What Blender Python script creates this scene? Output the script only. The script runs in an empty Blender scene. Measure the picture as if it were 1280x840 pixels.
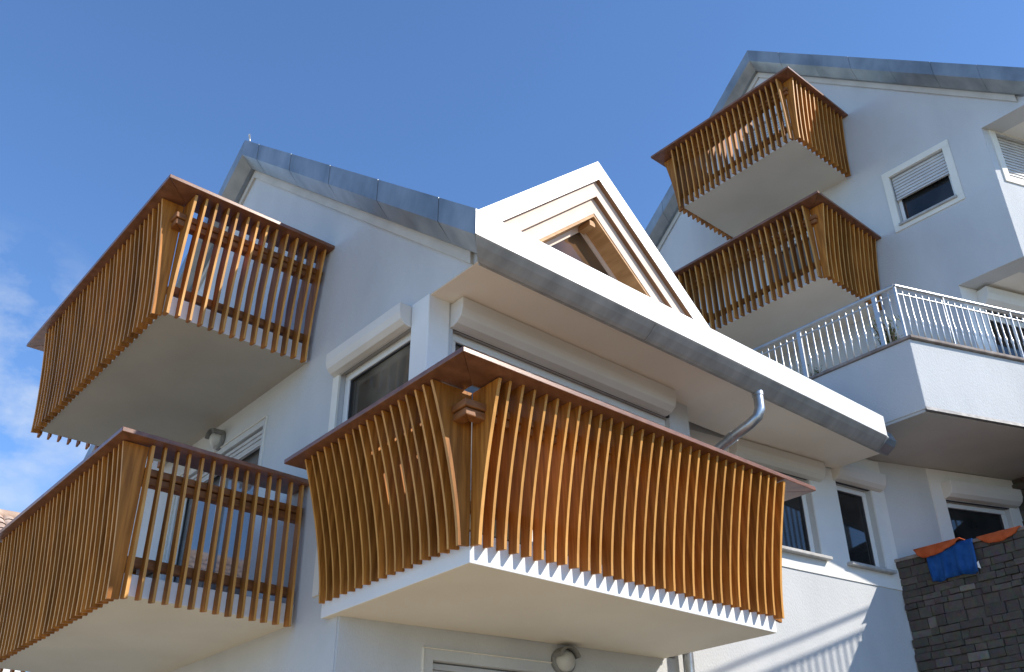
import bpy, bmesh, math, random
from mathutils import Vector, Matrix
random.seed(7)
S = bpy.context.scene
COL = S.collection
R = math.radians

# ------------------------------------------------------------------ camera
cam_d = bpy.data.cameras.new('Camera')
cam = bpy.data.objects.new('Camera', cam_d)
COL.objects.link(cam)
S.camera = cam
yaw, pitch, roll, foc = R(49.25176), R(30.37585), R(-0.38962), 1214.134
fw_ = Vector((math.cos(pitch)*math.cos(yaw), math.cos(pitch)*math.sin(yaw), math.sin(pitch)))
rt_ = fw_.cross(Vector((0, 0, 1))).normalized()
up_ = rt_.cross(fw_)
cr, sr = math.cos(roll), math.sin(roll)
rt, up = rt_*cr + up_*sr, up_*cr - rt_*sr
m3 = Matrix((rt, up, -fw_)).transposed()
cam.matrix_world = Matrix.Translation((0, 0, 1.6)) @ m3.to_4x4()
cam_d.sensor_width = 36
cam_d.lens = foc/1280*36
cam_d.clip_start = 0.05
cam_d.clip_end = 2000

# ------------------------------------------------------------------ sun, sky, exposure
SUN = Vector((0.68, -1.0, 0.88)).normalized()          # towards the sun
SUN_EL = math.asin(SUN.z)
SUN_ROT = math.atan2(SUN.x, SUN.y)
sun_d = bpy.data.lights.new('Sun', 'SUN')
sun_d.energy = 5.0
sun_d.angle = R(0.55)
sun_d.color = (1.0, 0.93, 0.82)
sun = bpy.data.objects.new('Sun', sun_d)
COL.objects.link(sun)
sun.rotation_euler = SUN.to_track_quat('Z', 'Y').to_euler()
sun.location = SUN*60

world = bpy.data.worlds.new('World')
S.world = world
world.use_nodes = True
nt = world.node_tree
nt.nodes.clear()
w_out = nt.nodes.new('ShaderNodeOutputWorld')
w_bg = nt.nodes.new('ShaderNodeBackground')
w_sky = nt.nodes.new('ShaderNodeTexSky')
w_sky.sky_type = 'NISHITA'
w_sky.sun_disc = False
w_sky.sun_elevation = SUN_EL
w_sky.sun_rotation = SUN_ROT
w_sky.air_density = 1.0
w_sky.dust_density = 0.05
w_sky.ozone_density = 3.0
w_sky.altitude = 1400
w_bg.inputs['Strength'].default_value = 0.15
# thin clouds low in one quarter of the sky, mixed into the sky by direction
w_tc = nt.nodes.new('ShaderNodeTexCoord')
w_map = nt.nodes.new('ShaderNodeMapping')
w_map.inputs['Scale'].default_value = (2.2, 2.2, 4.0)
w_noise = nt.nodes.new('ShaderNodeTexNoise')
w_noise.inputs['Scale'].default_value = 5.0
w_noise.inputs['Detail'].default_value = 9
w_noise.inputs['Roughness'].default_value = 0.58
w_ramp = nt.nodes.new('ShaderNodeValToRGB')
w_ramp.color_ramp.elements[0].position = 0.42
w_ramp.color_ramp.elements[1].position = 0.72
w_dot = nt.nodes.new('ShaderNodeVectorMath')
w_dot.operation = 'DOT_PRODUCT'
w_dot.inputs[1].default_value = Vector((0.13, 0.895, 0.40)).normalized()   # where the cloud bank floats
w_near = nt.nodes.new('ShaderNodeMapRange')
w_near.inputs['From Min'].default_value = 0.987
w_near.inputs['From Max'].default_value = 0.9985
w_mul = nt.nodes.new('ShaderNodeMath'); w_mul.operation = 'MULTIPLY'
w_mul2 = nt.nodes.new('ShaderNodeMath'); w_mul2.operation = 'MULTIPLY'
w_mul2.inputs[1].default_value = 0.85
w_mix = nt.nodes.new('ShaderNodeMix'); w_mix.data_type = 'RGBA'
w_mix.inputs['B'].default_value = (4.0, 4.5, 5.2, 1)
L = nt.links.new
L(w_tc.outputs['Generated'], w_map.inputs['Vector'])
L(w_map.outputs['Vector'], w_noise.inputs['Vector'])
L(w_noise.outputs['Fac'], w_ramp.inputs['Fac'])
L(w_tc.outputs['Generated'], w_dot.inputs[0])
L(w_dot.outputs['Value'], w_near.inputs['Value'])
L(w_ramp.outputs['Color'], w_mul.inputs[0])
L(w_near.outputs['Result'], w_mul.inputs[1])
L(w_mul.outputs['Value'], w_mul2.inputs[0])
L(w_mul2.outputs['Value'], w_mix.inputs['Factor'])
w_tint = nt.nodes.new('ShaderNodeMix'); w_tint.data_type = 'RGBA'; w_tint.blend_type = 'MULTIPLY'   # camera white balance of the sky
w_tint.inputs['Factor'].default_value = 1.0
w_tint.inputs['B'].default_value = (1.02, 1.25, 1.46, 1)
L(w_sky.outputs['Color'], w_tint.inputs['A'])
L(w_tint.outputs['Result'], w_mix.inputs['A'])
L(w_mix.outputs['Result'], w_bg.inputs['Color'])
L(w_bg.outputs['Background'], w_out.inputs['Surface'])

S.view_settings.view_transform = 'Standard'
S.view_settings.look = 'None'
S.view_settings.gamma = 1
S.view_settings.use_curve_mapping = False
S.view_settings.exposure = 0.28
S.render.engine = 'CYCLES'
S.cycles.max_bounces = 8
S.cycles.diffuse_bounces = 5
S.render.resolution_x, S.render.resolution_y = 1024, 672

# ------------------------------------------------------------------ materials
def new_mat(name):
    m = bpy.data.materials.new(name)
    m.use_nodes = True
    return m, m.node_tree, m.node_tree.nodes['Principled BSDF']

def noise_mat(name, c0, c1, scale=4, rough=0.8, bump=0.0, bscale=120, metallic=0.0, stretch=(1, 1, 1),
              detail=5, spec=0.5, rnd=0.0, lo=0.35, hi=0.65):
    """two-tone procedural paint / render / metal with a fine bump; rnd varies it from object to object"""
    m, t, b = new_mat(name)
    tc = t.nodes.new('ShaderNodeTexCoord')
    mp = t.nodes.new('ShaderNodeMapping')
    mp.inputs['Scale'].default_value = stretch
    t.links.new(tc.outputs['Object'], mp.inputs['Vector'])
    n = t.nodes.new('ShaderNodeTexNoise')
    n.inputs['Scale'].default_value = scale
    n.inputs['Detail'].default_value = detail
    t.links.new(mp.outputs['Vector'], n.inputs['Vector'])
    rp = t.nodes.new('ShaderNodeValToRGB')
    rp.color_ramp.elements[0].position = lo
    rp.color_ramp.elements[1].position = hi
    rp.color_ramp.elements[0].color = (*c0, 1)
    rp.color_ramp.elements[1].color = (*c1, 1)
    t.links.new(n.outputs['Fac'], rp.inputs['Fac'])
    col = rp.outputs['Color']
    if rnd:
        oi = t.nodes.new('ShaderNodeObjectInfo')
        mr = t.nodes.new('ShaderNodeMapRange')
        mr.inputs['To Min'].default_value = 1-rnd
        mr.inputs['To Max'].default_value = 1+rnd
        t.links.new(oi.outputs['Random'], mr.inputs['Value'])
        hs = t.nodes.new('ShaderNodeHueSaturation')
        t.links.new(mr.outputs['Result'], hs.inputs['Value'])
        t.links.new(col, hs.inputs['Color'])
        col = hs.outputs['Color']
        ad = t.nodes.new('ShaderNodeVectorMath'); ad.operation = 'ADD'
        cb = t.nodes.new('ShaderNodeCombineXYZ')
        ml = t.nodes.new('ShaderNodeMath'); ml.operation = 'MULTIPLY'; ml.inputs[1].default_value = 37
        t.links.new(oi.outputs['Random'], ml.inputs[0])
        t.links.new(ml.outputs['Value'], cb.inputs['X'])
        t.links.new(ml.outputs['Value'], cb.inputs['Y'])
        t.links.new(mp.outputs['Vector'], ad.inputs[0])
        t.links.new(cb.outputs['Vector'], ad.inputs[1])
        t.links.new(ad.outputs['Vector'], n.inputs['Vector'])
    t.links.new(col, b.inputs['Base Color'])
    b.inputs['Roughness'].default_value = rough
    b.inputs['Metallic'].default_value = metallic
    b.inputs['Specular IOR Level'].default_value = spec
    if bump:
        n2 = t.nodes.new('ShaderNodeTexNoise')
        n2.inputs['Scale'].default_value = bscale
        n2.inputs['Detail'].default_value = 3
        t.links.new(mp.outputs['Vector'], n2.inputs['Vector'])
        bp = t.nodes.new('ShaderNodeBump')
        bp.inputs['Strength'].default_value = bump
        bp.inputs['Distance'].default_value = 0.01
        t.links.new(n2.outputs['Fac'], bp.inputs['Height'])
        t.links.new(bp.outputs['Normal'], b.inputs['Normal'])
    return m

M = {}
M['render_blue'] = noise_mat('pale_blue_render', (0.50, 0.512, 0.52), (0.59, 0.60, 0.603), 1.3, 0.92, 0.5, 90, stretch=(1, 1, 0.45), detail=10, spec=0.2, lo=0.25, hi=0.6)
M['render_white'] = noise_mat('white_render', (0.74, 0.74, 0.72), (0.80, 0.79, 0.76), 2.0, 0.9, 0.2, 90, spec=0.2)
M['soffit'] = noise_mat('cream_soffit_paint', (0.78, 0.75, 0.69), (0.83, 0.80, 0.74), 1.2, 0.9, 0.12, 80, spec=0.2)
M['eave'] = noise_mat('warm_eave_paint', (0.86, 0.78, 0.67), (0.89, 0.82, 0.71), 1.2, 0.9, 0.12, 80, spec=0.2)
M['shaded_plaster'] = noise_mat('shaded_terrace_plaster', (0.46, 0.46, 0.44), (0.54, 0.54, 0.51), 1.2, 0.9, 0.15, 80, spec=0.2)  # darker plaster: shade under the terrace put into the colour
M['slab_grey'] = noise_mat('unpainted_slab', (0.58, 0.57, 0.53), (0.64, 0.63, 0.59), 1.5, 0.9, 0.15, 70, spec=0.2)
M['under_warm'] = noise_mat('bounce_lit_underside', (0.74, 0.67, 0.55), (0.80, 0.73, 0.61), 1.2, 0.9, 0.12, 80, spec=0.2)  # warm tone: ground bounce on the slab undersides put into the colour
M['under_shaded'] = noise_mat('shaded_underside_paint', (0.46, 0.43, 0.37), (0.52, 0.49, 0.42), 1.2, 0.9, 0.12, 80, spec=0.2)  # darker tone: shade under the top left slab put into the colour
M['wood_edge'] = noise_mat('sunlit_larch_edge', (0.48, 0.225, 0.053), (0.63, 0.32, 0.085), 2.5, 0.45, 0.06, 30, stretch=(14, 14, 1.0), detail=6, rnd=0.14, spec=0.28)  # lighter larch: sun on the outer slat edges put into the colour
M['trim'] = noise_mat('cream_trim_paint', (0.74, 0.71, 0.63), (0.80, 0.77, 0.69), 3, 0.7, 0.05, 60, spec=0.3)
M['zinc'] = noise_mat('weathered_zinc', (0.20, 0.225, 0.24), (0.37, 0.39, 0.40), 3.2, 0.45, 0.08, 30, metallic=0.55, stretch=(1, 1, 0.6), detail=8, lo=0.3, hi=0.7)
M['zinc_gutter'] = noise_mat('old_gutter_zinc', (0.29, 0.295, 0.29), (0.45, 0.45, 0.435), 3.2, 0.5, 0.08, 30, metallic=0.2, stretch=(2, 1, 0.6), detail=8, lo=0.3, hi=0.7)
M['zinc_sunlit'] = noise_mat('sunlit_sheet_zinc', (0.56, 0.575, 0.58), (0.72, 0.725, 0.725), 2.4, 0.5, 0.05, 30, metallic=0.15, stretch=(1.5, 1, 0.25), detail=8, lo=0.3, hi=0.7)  # lighter copy of the zinc: sun on fascia and dormer painted in
M['lead'] = noise_mat('dull_lead', (0.14, 0.14, 0.145), (0.24, 0.24, 0.24), 14, 0.6, 0.1, 40, metallic=0.3)
M['seam'] = noise_mat('dark_seam', (0.03, 0.03, 0.035), (0.05, 0.05, 0.055), 5, 0.7)
M['pvc'] = noise_mat('white_window_plastic', (0.72, 0.72, 0.70), (0.78, 0.78, 0.76), 2, 0.35, spec=0.5)
M['box'] = noise_mat('shutter_box_paint', (0.66, 0.63, 0.58), (0.72, 0.69, 0.64), 2, 0.5, spec=0.4)
M['slat_alu'] = noise_mat('shutter_slat_paint', (0.55, 0.55, 0.55), (0.62, 0.62, 0.61), 6, 0.45, spec=0.4)
M['steel'] = noise_mat('brushed_steel', (0.46, 0.455, 0.44), (0.58, 0.575, 0.56), 8, 0.32, metallic=0.6, stretch=(1, 1, 6))
M['galv'] = noise_mat('galvanised_pipe', (0.36, 0.38, 0.39), (0.52, 0.54, 0.55), 9, 0.33, 0.05, 40, metallic=0.8, detail=7)
M['slab_edge'] = noise_mat('slab_edge_paint', (0.76, 0.77, 0.77), (0.82, 0.82, 0.81), 2, 0.85, 0.15, 70, spec=0.2)
M['wood'] = noise_mat('oiled_larch', (0.26, 0.095, 0.015), (0.46, 0.182, 0.032), 2.5, 0.55, 0.08, 30, stretch=(14, 14, 1.0), detail=6, rnd=0.26, spec=0.22)
M['beam'] = noise_mat('dark_stained_larch', (0.20, 0.075, 0.022), (0.31, 0.125, 0.04), 2.5, 0.55, 0.08, 30, stretch=(3, 3, 12), detail=6, rnd=0.08, spec=0.35)
M['rail'] = noise_mat('red_brown_rail', (0.15, 0.062, 0.033), (0.24, 0.105, 0.06), 3, 0.30, 0.06, 30, stretch=(3, 3, 12), detail=6, rnd=0.05, spec=0.5)
M['frame_wood'] = noise_mat('limed_wood', (0.66, 0.50, 0.40), (0.74, 0.58, 0.47), 4, 0.6, 0.05, 40, spec=0.3)
M['reveal_wood'] = noise_mat('spruce_boards', (0.42, 0.22, 0.09), (0.58, 0.33, 0.15), 3, 0.6, 0.05, 40, stretch=(1, 1, 9), spec=0.3)
M['reveal_shaded'] = noise_mat('shaded_brown_reveal', (0.20, 0.10, 0.05), (0.28, 0.15, 0.08), 3, 0.6, 0.05, 40, spec=0.3)  # brown wood, darkened: shade of the dormer steps put into the colour
M['gable_board'] = noise_mat('dull_cream_board', (0.52, 0.49, 0.43), (0.60, 0.565, 0.50), 3, 0.75, 0.05, 60, spec=0.2)
M['coping'] = noise_mat('brown_coping_stone', (0.20, 0.16, 0.14), (0.33, 0.28, 0.25), 9, 0.8, 0.3, 40)
M['grey_stone'] = noise_mat('grey_sill_stone', (0.36, 0.35, 0.34), (0.48, 0.47, 0.45), 12, 0.6, 0.1, 60)
M['orange_cloth'] = noise_mat('orange_terry', (0.44, 0.085, 0.028), (0.55, 0.125, 0.045), 9, 0.95, 0.5, 160, spec=0.1)
M['blue_cloth'] = noise_mat('blue_terry', (0.011, 0.06, 0.21), (0.027, 0.105, 0.32), 7, 0.95, 0.6, 160, spec=0.1)
M['white_cloth'] = noise_mat('white_label_cloth', (0.75, 0.75, 0.75), (0.8, 0.8, 0.8), 9, 0.9)
M['lamp_body'] = noise_mat('grey_lamp_body', (0.20, 0.20, 0.19), (0.26, 0.26, 0.25), 9, 0.45, spec=0.4)
M['lamp_glass'] = noise_mat('frosted_lamp_glass', (0.50, 0.49, 0.45), (0.56, 0.55, 0.50), 9, 0.35, spec=0.5)
M['ground'] = noise_mat('pale_gravel_yard', (0.36, 0.285, 0.18), (0.46, 0.375, 0.245), 0.7, 0.95, 0.5, 40)
M['soil'] = noise_mat('dark_soil', (0.05, 0.04, 0.03), (0.09, 0.075, 0.05), 3, 0.95, 0.5, 30)
M['tile'] = noise_mat('clay_roof_tile', (0.40, 0.27, 0.19), (0.58, 0.43, 0.33), 2.5, 0.85, 0.2, 40, detail=8)
M['pot'] = noise_mat('terracotta_pot', (0.38, 0.17, 0.09), (0.48, 0.24, 0.13), 6, 0.8, 0.1, 60)
M['leaf'] = noise_mat('olive_leaf', (0.07, 0.10, 0.03), (0.16, 0.18, 0.06), 22, 0.6, spec=0.3)
M['bark'] = noise_mat('brown_stem', (0.10, 0.06, 0.035), (0.18, 0.11, 0.07), 12, 0.9)
M['inside'] = noise_mat('dark_room', (0.04, 0.038, 0.035), (0.06, 0.055, 0.05), 2, 0.9)

def glass_mat(name, c0, c1):
    m, t, b = new_mat(name)
    n = t.nodes.new('ShaderNodeTexNoise'); n.inputs['Scale'].default_value = 1.3
    tc = t.nodes.new('ShaderNodeTexCoord')
    t.links.new(tc.outputs['Object'], n.inputs['Vector'])
    rp = t.nodes.new('ShaderNodeValToRGB')
    rp.color_ramp.elements[0].color = c0
    rp.color_ramp.elements[1].color = c1
    rp.color_ramp.elements[0].position = 0.4
    rp.color_ramp.elements[1].position = 0.6
    t.links.new(n.outputs['Fac'], rp.inputs['Fac'])
    t.links.new(rp.outputs['Color'], b.inputs['Base Color'])
    b.inputs['Roughness'].default_value = 0.03
    b.inputs['IOR'].default_value = 1.5
    bp = t.nodes.new('ShaderNodeBump'); bp.inputs['Strength'].default_value = 0.02
    t.links.new(n.outputs['Fac'], bp.inputs['Height'])
    t.links.new(bp.outputs['Normal'], b.inputs['Normal'])
    return m
M['glass'] = glass_mat('dark_window_glass', (0.010, 0.011, 0.012, 1), (0.035, 0.036, 0.036, 1))
M['glass_blind'] = glass_mat('window_glass_with_blind', (0.13, 0.125, 0.125, 1), (0.22, 0.21, 0.205, 1))
M['glass_wood'] = glass_mat('window_glass_with_timber_room', (0.05, 0.036, 0.026, 1), (0.20, 0.105, 0.05, 1))
M['glass_curtain'] = glass_mat('window_glass_with_curtain', (0.05, 0.043, 0.034, 1), (0.20, 0.175, 0.135, 1))

def stone_mat():
    m, t, b = new_mat('dark_porphyry_blocks')
    gi = t.nodes.new('ShaderNodeNewGeometry')
    rp = t.nodes.new('ShaderNodeValToRGB')
    e = rp.color_ramp.elements
    e[0].position, e[0].color = 0.0, (0.066, 0.057, 0.048, 1)
    e[1].position, e[1].color = 1.0, (0.20, 0.185, 0.16, 1)
    for p, c in ((0.35, (0.080, 0.069, 0.059, 1)), (0.7, (0.092, 0.079, 0.067, 1)), (0.93, (0.11, 0.096, 0.082, 1))):
        k = e.new(p); k.color = c
    t.links.new(gi.outputs['Random Per Island'], rp.inputs['Fac'])
    tc = t.nodes.new('ShaderNodeTexCoord')
    n = t.nodes.new('ShaderNodeTexNoise'); n.inputs['Scale'].default_value = 18; n.inputs['Detail'].default_value = 8
    t.links.new(tc.outputs['Object'], n.inputs['Vector'])
    mx = t.nodes.new('ShaderNodeMix'); mx.data_type = 'RGBA'; mx.blend_type = 'OVERLAY'
    mx.inputs['Factor'].default_value = 0.6
    t.links.new(rp.outputs['Color'], mx.inputs['A'])
    t.links.new(n.outputs['Color'], mx.inputs['B'])
    t.links.new(mx.outputs['Result'], b.inputs['Base Color'])
    b.inputs['Roughness'].default_value = 0.9
    bp = t.nodes.new('ShaderNodeBump'); bp.inputs['Strength'].default_value = 0.6; bp.inputs['Distance'].default_value = 0.02
    t.links.new(n.outputs['Fac'], bp.inputs['Height'])
    t.links.new(bp.outputs['Normal'], b.inputs['Normal'])
    return m
M['stone'] = stone_mat()
M['mortar'] = noise_mat('dark_mortar', (0.06, 0.052, 0.045), (0.085, 0.074, 0.064), 14, 0.95, 0.3, 80)

# ------------------------------------------------------------------ building helpers
def link(o, parent=None):
    COL.objects.link(o)
    if parent is not None:
        o.parent = parent
        base = parent.location.copy()
        if parent.parent is not None:
            base = base + parent.parent.location
        o.location = o.location - base
    return o

def empty(name, loc, label, cat, group=None):
    o = bpy.data.objects.new(name, None)
    o.empty_display_size = 0.3
    COL.objects.link(o)
    o.location = loc
    o['label'] = label
    o['category'] = cat
    if group: o['group'] = group
    return o

def tag(o, label=None, cat=None, group=None, kind=None):
    if label: o['label'] = label
    if cat: o['category'] = cat
    if group: o['group'] = group
    if kind: o['kind'] = kind
    return o

class MB:
    """collects faces in world coordinates and links them as ONE mesh object"""
    def __init__(s): s.v, s.f, s.sm = [], [], []
    def add(s, verts, faces, smooth=False):
        n = len(s.v)
        s.v += [Vector(p) for p in verts]
        for f in faces:
            s.f.append([i+n for i in f]); s.sm.append(smooth)
        return s
    def hexa(s, p):
        return s.add(p, [(0, 3, 2, 1), (4, 5, 6, 7), (0, 1, 5, 4), (1, 2, 6, 5), (2, 3, 7, 6), (3, 0, 4, 7)])
    def box(s, x0, x1, y0, y1, z0, z1):
        return s.hexa([(x0, y0, z0), (x1, y0, z0), (x1, y1, z0), (x0, y1, z0), (x0, y0, z1), (x1, y0, z1), (x1, y1, z1), (x0, y1, z1)])
    def mbox(s, mp, s0, s1, z0, z1, d0, d1, n=1):
        for i in range(n):
            a, b = s0+(s1-s0)*i/n, s0+(s1-s0)*(i+1)/n
            s.hexa([mp(a, z0, d0), mp(b, z0, d0), mp(b, z0, d1), mp(a, z0, d1), mp(a, z1, d0), mp(b, z1, d0), mp(b, z1, d1), mp(a, z1, d1)])
        return s
    def ring(s, mp, s0, s1, z0, z1, w, d0, d1):
        s.mbox(mp, s0, s1, z0, z0+w, d0, d1); s.mbox(mp, s0, s1, z1-w, z1, d0, d1)
        s.mbox(mp, s0, s0+w, z0+w, z1-w, d0, d1); s.mbox(mp, s1-w, s1, z0+w, z1-w, d0, d1)
        return s
    def prism(s, prof, off):
        """closed profile (list of points) swept by the vector off"""
        n = len(prof); off = Vector(off)
        a = [Vector(p) for p in prof]; b = [p+off for p in a]
        return s.add(a+b, [tuple(range(n))[::-1], tuple(range(n, 2*n))] + [(i, (i+1) % n, n+(i+1) % n, n+i) for i in range(n)])
    def tube(s, path, r, n=10, cap=True):
        P = [Vector(p) for p in path]
        rs = r if isinstance(r, (list, tuple)) else [r]*len(P)
        rings = []
        ref = None
        for i, p in enumerate(P):
            t = (P[min(i+1, len(P)-1)]-P[max(i-1, 0)]).normalized()
            if ref is None:
                ref = Vector((0, 0, 1)) if abs(t.z) < 0.9 else Vector((1, 0, 0))
            u = t.cross(ref).normalized(); w = u.cross(t)
            ref = w
            rings.append([p+(u*math.cos(2*math.pi*k/n)+w*math.sin(2*math.pi*k/n))*rs[i] for k in range(n)])
        vs = [q for g in rings for q in g]
        fs = [(i*n+k, i*n+(k+1) % n, (i+1)*n+(k+1) % n, (i+1)*n+k) for i in range(len(P)-1) for k in range(n)]
        s.add(vs, fs, True)
        if cap:
            s.add(rings[0], [tuple(range(n))[::-1]]); s.add(rings[-1], [tuple(range(n))])
        return s
    def lathe(s, o, axis, prof, n=18, a0=0, a1=2*math.pi):
        """prof = (radius, height along axis)"""
        o = Vector(o); ax = Vector(axis).normalized()
        u = ax.orthogonal().normalized() if abs(ax.z) > 0.9 else Vector((0, 0, 1)).cross(ax).normalized()
        w = ax.cross(u)
        full = abs(a1-a0-2*math.pi) < 1e-6
        m = n if full else n+1
        vs = []
        for r, h in prof:
            for k in range(m):
                a = a0+(a1-a0)*k/n
                vs.append(o+ax*h+(u*math.cos(a)+w*math.sin(a))*r)
        fs = []
        for i in range(len(prof)-1):
            for k in range(n):
                k2 = (k+1) % m
                fs.append((i*m+k, i*m+k2, (i+1)*m+k2, (i+1)*m+k))
        return s.add(vs, fs, True)
    def build(s, name, mat, parent=None, bevel=0.0, solid=0.0, origin=None):
        me = bpy.data.meshes.new(name)
        if origin is None:
            lo = Vector([min(v[i] for v in s.v) for i in range(3)]); hi = Vector([max(v[i] for v in s.v) for i in range(3)])
            origin = (lo+hi)/2; origin.z = lo.z
        origin = Vector(origin)
        me.from_pydata([v-origin for v in s.v], [], s.f)
        for p, k in zip(me.polygons, s.sm): p.use_smooth = k
        bm = bmesh.new(); bm.from_mesh(me)
        bmesh.ops.recalc_face_normals(bm, faces=bm.faces)
        bm.to_mesh(me); bm.free()
        me.materials.append(M[mat] if isinstance(mat, str) else mat)
        o = bpy.data.objects.new(name, me)
        o.location = origin
        link(o, parent)
        if solid:
            md = o.modifiers.new('thick', 'SOLIDIFY'); md.thickness = solid; md.offset = 0
        if bevel:
            md = o.modifiers.new('bevel', 'BEVEL'); md.width = bevel; md.segments = 2; md.limit_method = 'ANGLE'
        return o

def planeX(x0): return lambda s, z, d: Vector((x0+d, s, z))          # faces -X, d goes inwards
def planeY(y0): return lambda s, z, d: Vector((s, y0+d, z))          # faces -Y
def lineMap(A, az):
    a = R(az); t = Vector((math.cos(a), math.sin(a), 0)); n = Vector((-math.sin(a), math.cos(a), 0)); A = Vector((A[0], A[1], 0))
    return lambda s, z, d: A+t*s+n*d+Vector((0, 0, z))

CURVE = [(3.63, 6.14), (5.1, 5.875), (6.58, 5.60), (7.5, 5.44), (8.3, 5.325), (9.05, 5.20), (9.76, 5.075), (10.2, 4.90), (10.9, 4.62), (12.6, 3.94)]
def ycurve(x):
    for (a, ya), (b, yb) in zip(CURVE, CURVE[1:]):
        if x <= b or b == CURVE[-1][0]:
            return ya+(yb-ya)*(x-a)/(b-a)
def curveMap(s, z, d): return Vector((s, ycurve(s)+d, z))

def wall(name, mat, parent, mp, Ss, Zs, holes, thick=0.3, clips=()):
    """a wall sheet in (s, z) with openings, given a real thickness; clips = (point, normal) planes to cut above"""
    Ss = sorted(set([round(v, 4) for v in Ss]+[round(v, 4) for h in holes for v in h[:2] if min(Ss) < v < max(Ss)]))
    Zs = sorted(set([round(v, 4) for v in Zs]+[round(v, 4) for h in holes for v in h[2:4] if min(Zs) < v < max(Zs)]))
    bm = bmesh.new()
    g = {}
    def vt(i, j):
        if (i, j) not in g: g[(i, j)] = bm.verts.new(mp(Ss[i], Zs[j], 0))
        return g[(i, j)]
    for i in range(len(Ss)-1):
        for j in range(len(Zs)-1):
            cs, cz = (Ss[i]+Ss[i+1])/2, (Zs[j]+Zs[j+1])/2
            if any(h[0] < cs < h[1] and h[2] < cz < h[3] for h in holes): continue
            bm.faces.new((vt(i, j), vt(i+1, j), vt(i+1, j+1), vt(i, j+1)))
    for p, n in clips:
        bmesh.ops.bisect_plane(bm, geom=bm.verts[:]+bm.edges[:]+bm.faces[:], plane_co=Vector(p), plane_no=Vector(n), clear_outer=True)
    off = mp(Ss[0], Zs[0], thick)-mp(Ss[0], Zs[0], 0)
    ext = bmesh.ops.extrude_face_region(bm, geom=bm.faces[:])
    for v in [q for q in ext['geom'] if isinstance(q, bmesh.types.BMVert)]: v.co += off
    bmesh.ops.recalc_face_normals(bm, faces=bm.faces)
    me = bpy.data.meshes.new(name); bm.to_mesh(me); bm.free()
    me.materials.append(M[mat])
    o = bpy.data.objects.new(name, me)
    return link(o, parent)

def window(parent, mp, s0, s1, z0, z1, recess=0.12, fw=0.06, mullions=(), name='window', label=None, surround=None,
           sill=None, box=None, shutter=None, frame_mat='pvc', glass='glass'):
    f = MB().ring(mp, s0, s1, z0, z1, fw, recess, recess+0.07)
    for mu in mullions:
        f.mbox(mp, mu-fw*0.6, mu+fw*0.6, z0+fw, z1-fw, recess, recess+0.07)
    w = f.build(name, frame_mat, parent, bevel=0.006)
    if label: w['label'] = label
    MB().mbox(mp, s0+fw*0.9, s1-fw*0.9, z0+fw*0.9, z1-fw*0.9, recess+0.03, recess+0.045).build('pane', glass, w)
    MB().mbox(mp, s0-0.02, s1+0.02, z0-0.02, z1+0.02, recess+0.12, recess+0.14).build('backing', 'inside', w)
    g = MB().ring(mp, s0+fw, s1-fw, z0+fw, z1-fw, 0.012, recess+0.012, recess+0.029)
    g.build('gasket', 'seam', w)
    if surround:
        a, b = surround
        MB().ring(mp, s0-a, s1+a, z0-b, z1+a, min(a, b)-0.002, -0.018, 0.02).build('surround', 'trim', w, bevel=0.004)
    if sill:
        MB().mbox(mp, s0-sill[0], s1+sill[0], z0-0.035, z0-0.002, -sill[1], recess-0.003).build('sill', 'grey_stone', w, bevel=0.005)
    if box:
        b0, b1, bz0, bz1, depth = box
        m = MB()
        prof = [(0.0, bz1), (-depth, bz1), (-depth, bz0+0.55*(bz1-bz0)), (-depth*0.86, bz0+0.25*(bz1-bz0)), (-depth*0.55, bz0+0.06*(bz1-bz0)), (-depth*0.2, bz0), (0.0, bz0)]
        n = len(prof)
        pa = [mp(b0, z, d) for d, z in prof]; pb = [mp(b1, z, d) for d, z in prof]
        m.add(pa+pb, [tuple(range(n)), tuple(range(n, 2*n))[::-1]]+[(i, (i+1) % n, n+(i+1) % n, n+i) for i in range(n)])
        m.build('roller_box', 'box', w, bevel=0.006)
        MB().mbox(mp, s0+0.005, s1-0.005, z1+0.001, bz0-0.001 if bz0 > z1+0.01 else z1+0.03, recess-0.06, recess-0.03).build('guide_slot', 'seam', w)
    if shutter:
        zs = shutter
        m = MB(); k = 0; zz = z1-0.002
        while zz > zs+0.01:
            zb = max(zz-0.05, zs)
            m.hexa([mp(s0+0.01, zb, recess-0.045), mp(s1-0.01, zb, recess-0.045), mp(s1-0.01, zb, recess-0.03), mp(s0+0.01, zb, recess-0.03),
                    mp(s0+0.01, zz-0.004, recess-0.033), mp(s1-0.01, zz-0.004, recess-0.033), mp(s1-0.01, zz-0.004, recess-0.02), mp(s0+0.01, zz-0.004, recess-0.02)])
            zz -= 0.05
        m.mbox(mp, s0+0.008, s1-0.008, zs-0.02, zs, recess-0.05, recess-0.018)
        m.build('roller_shutter', 'slat_alu', w)
    return w

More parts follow.
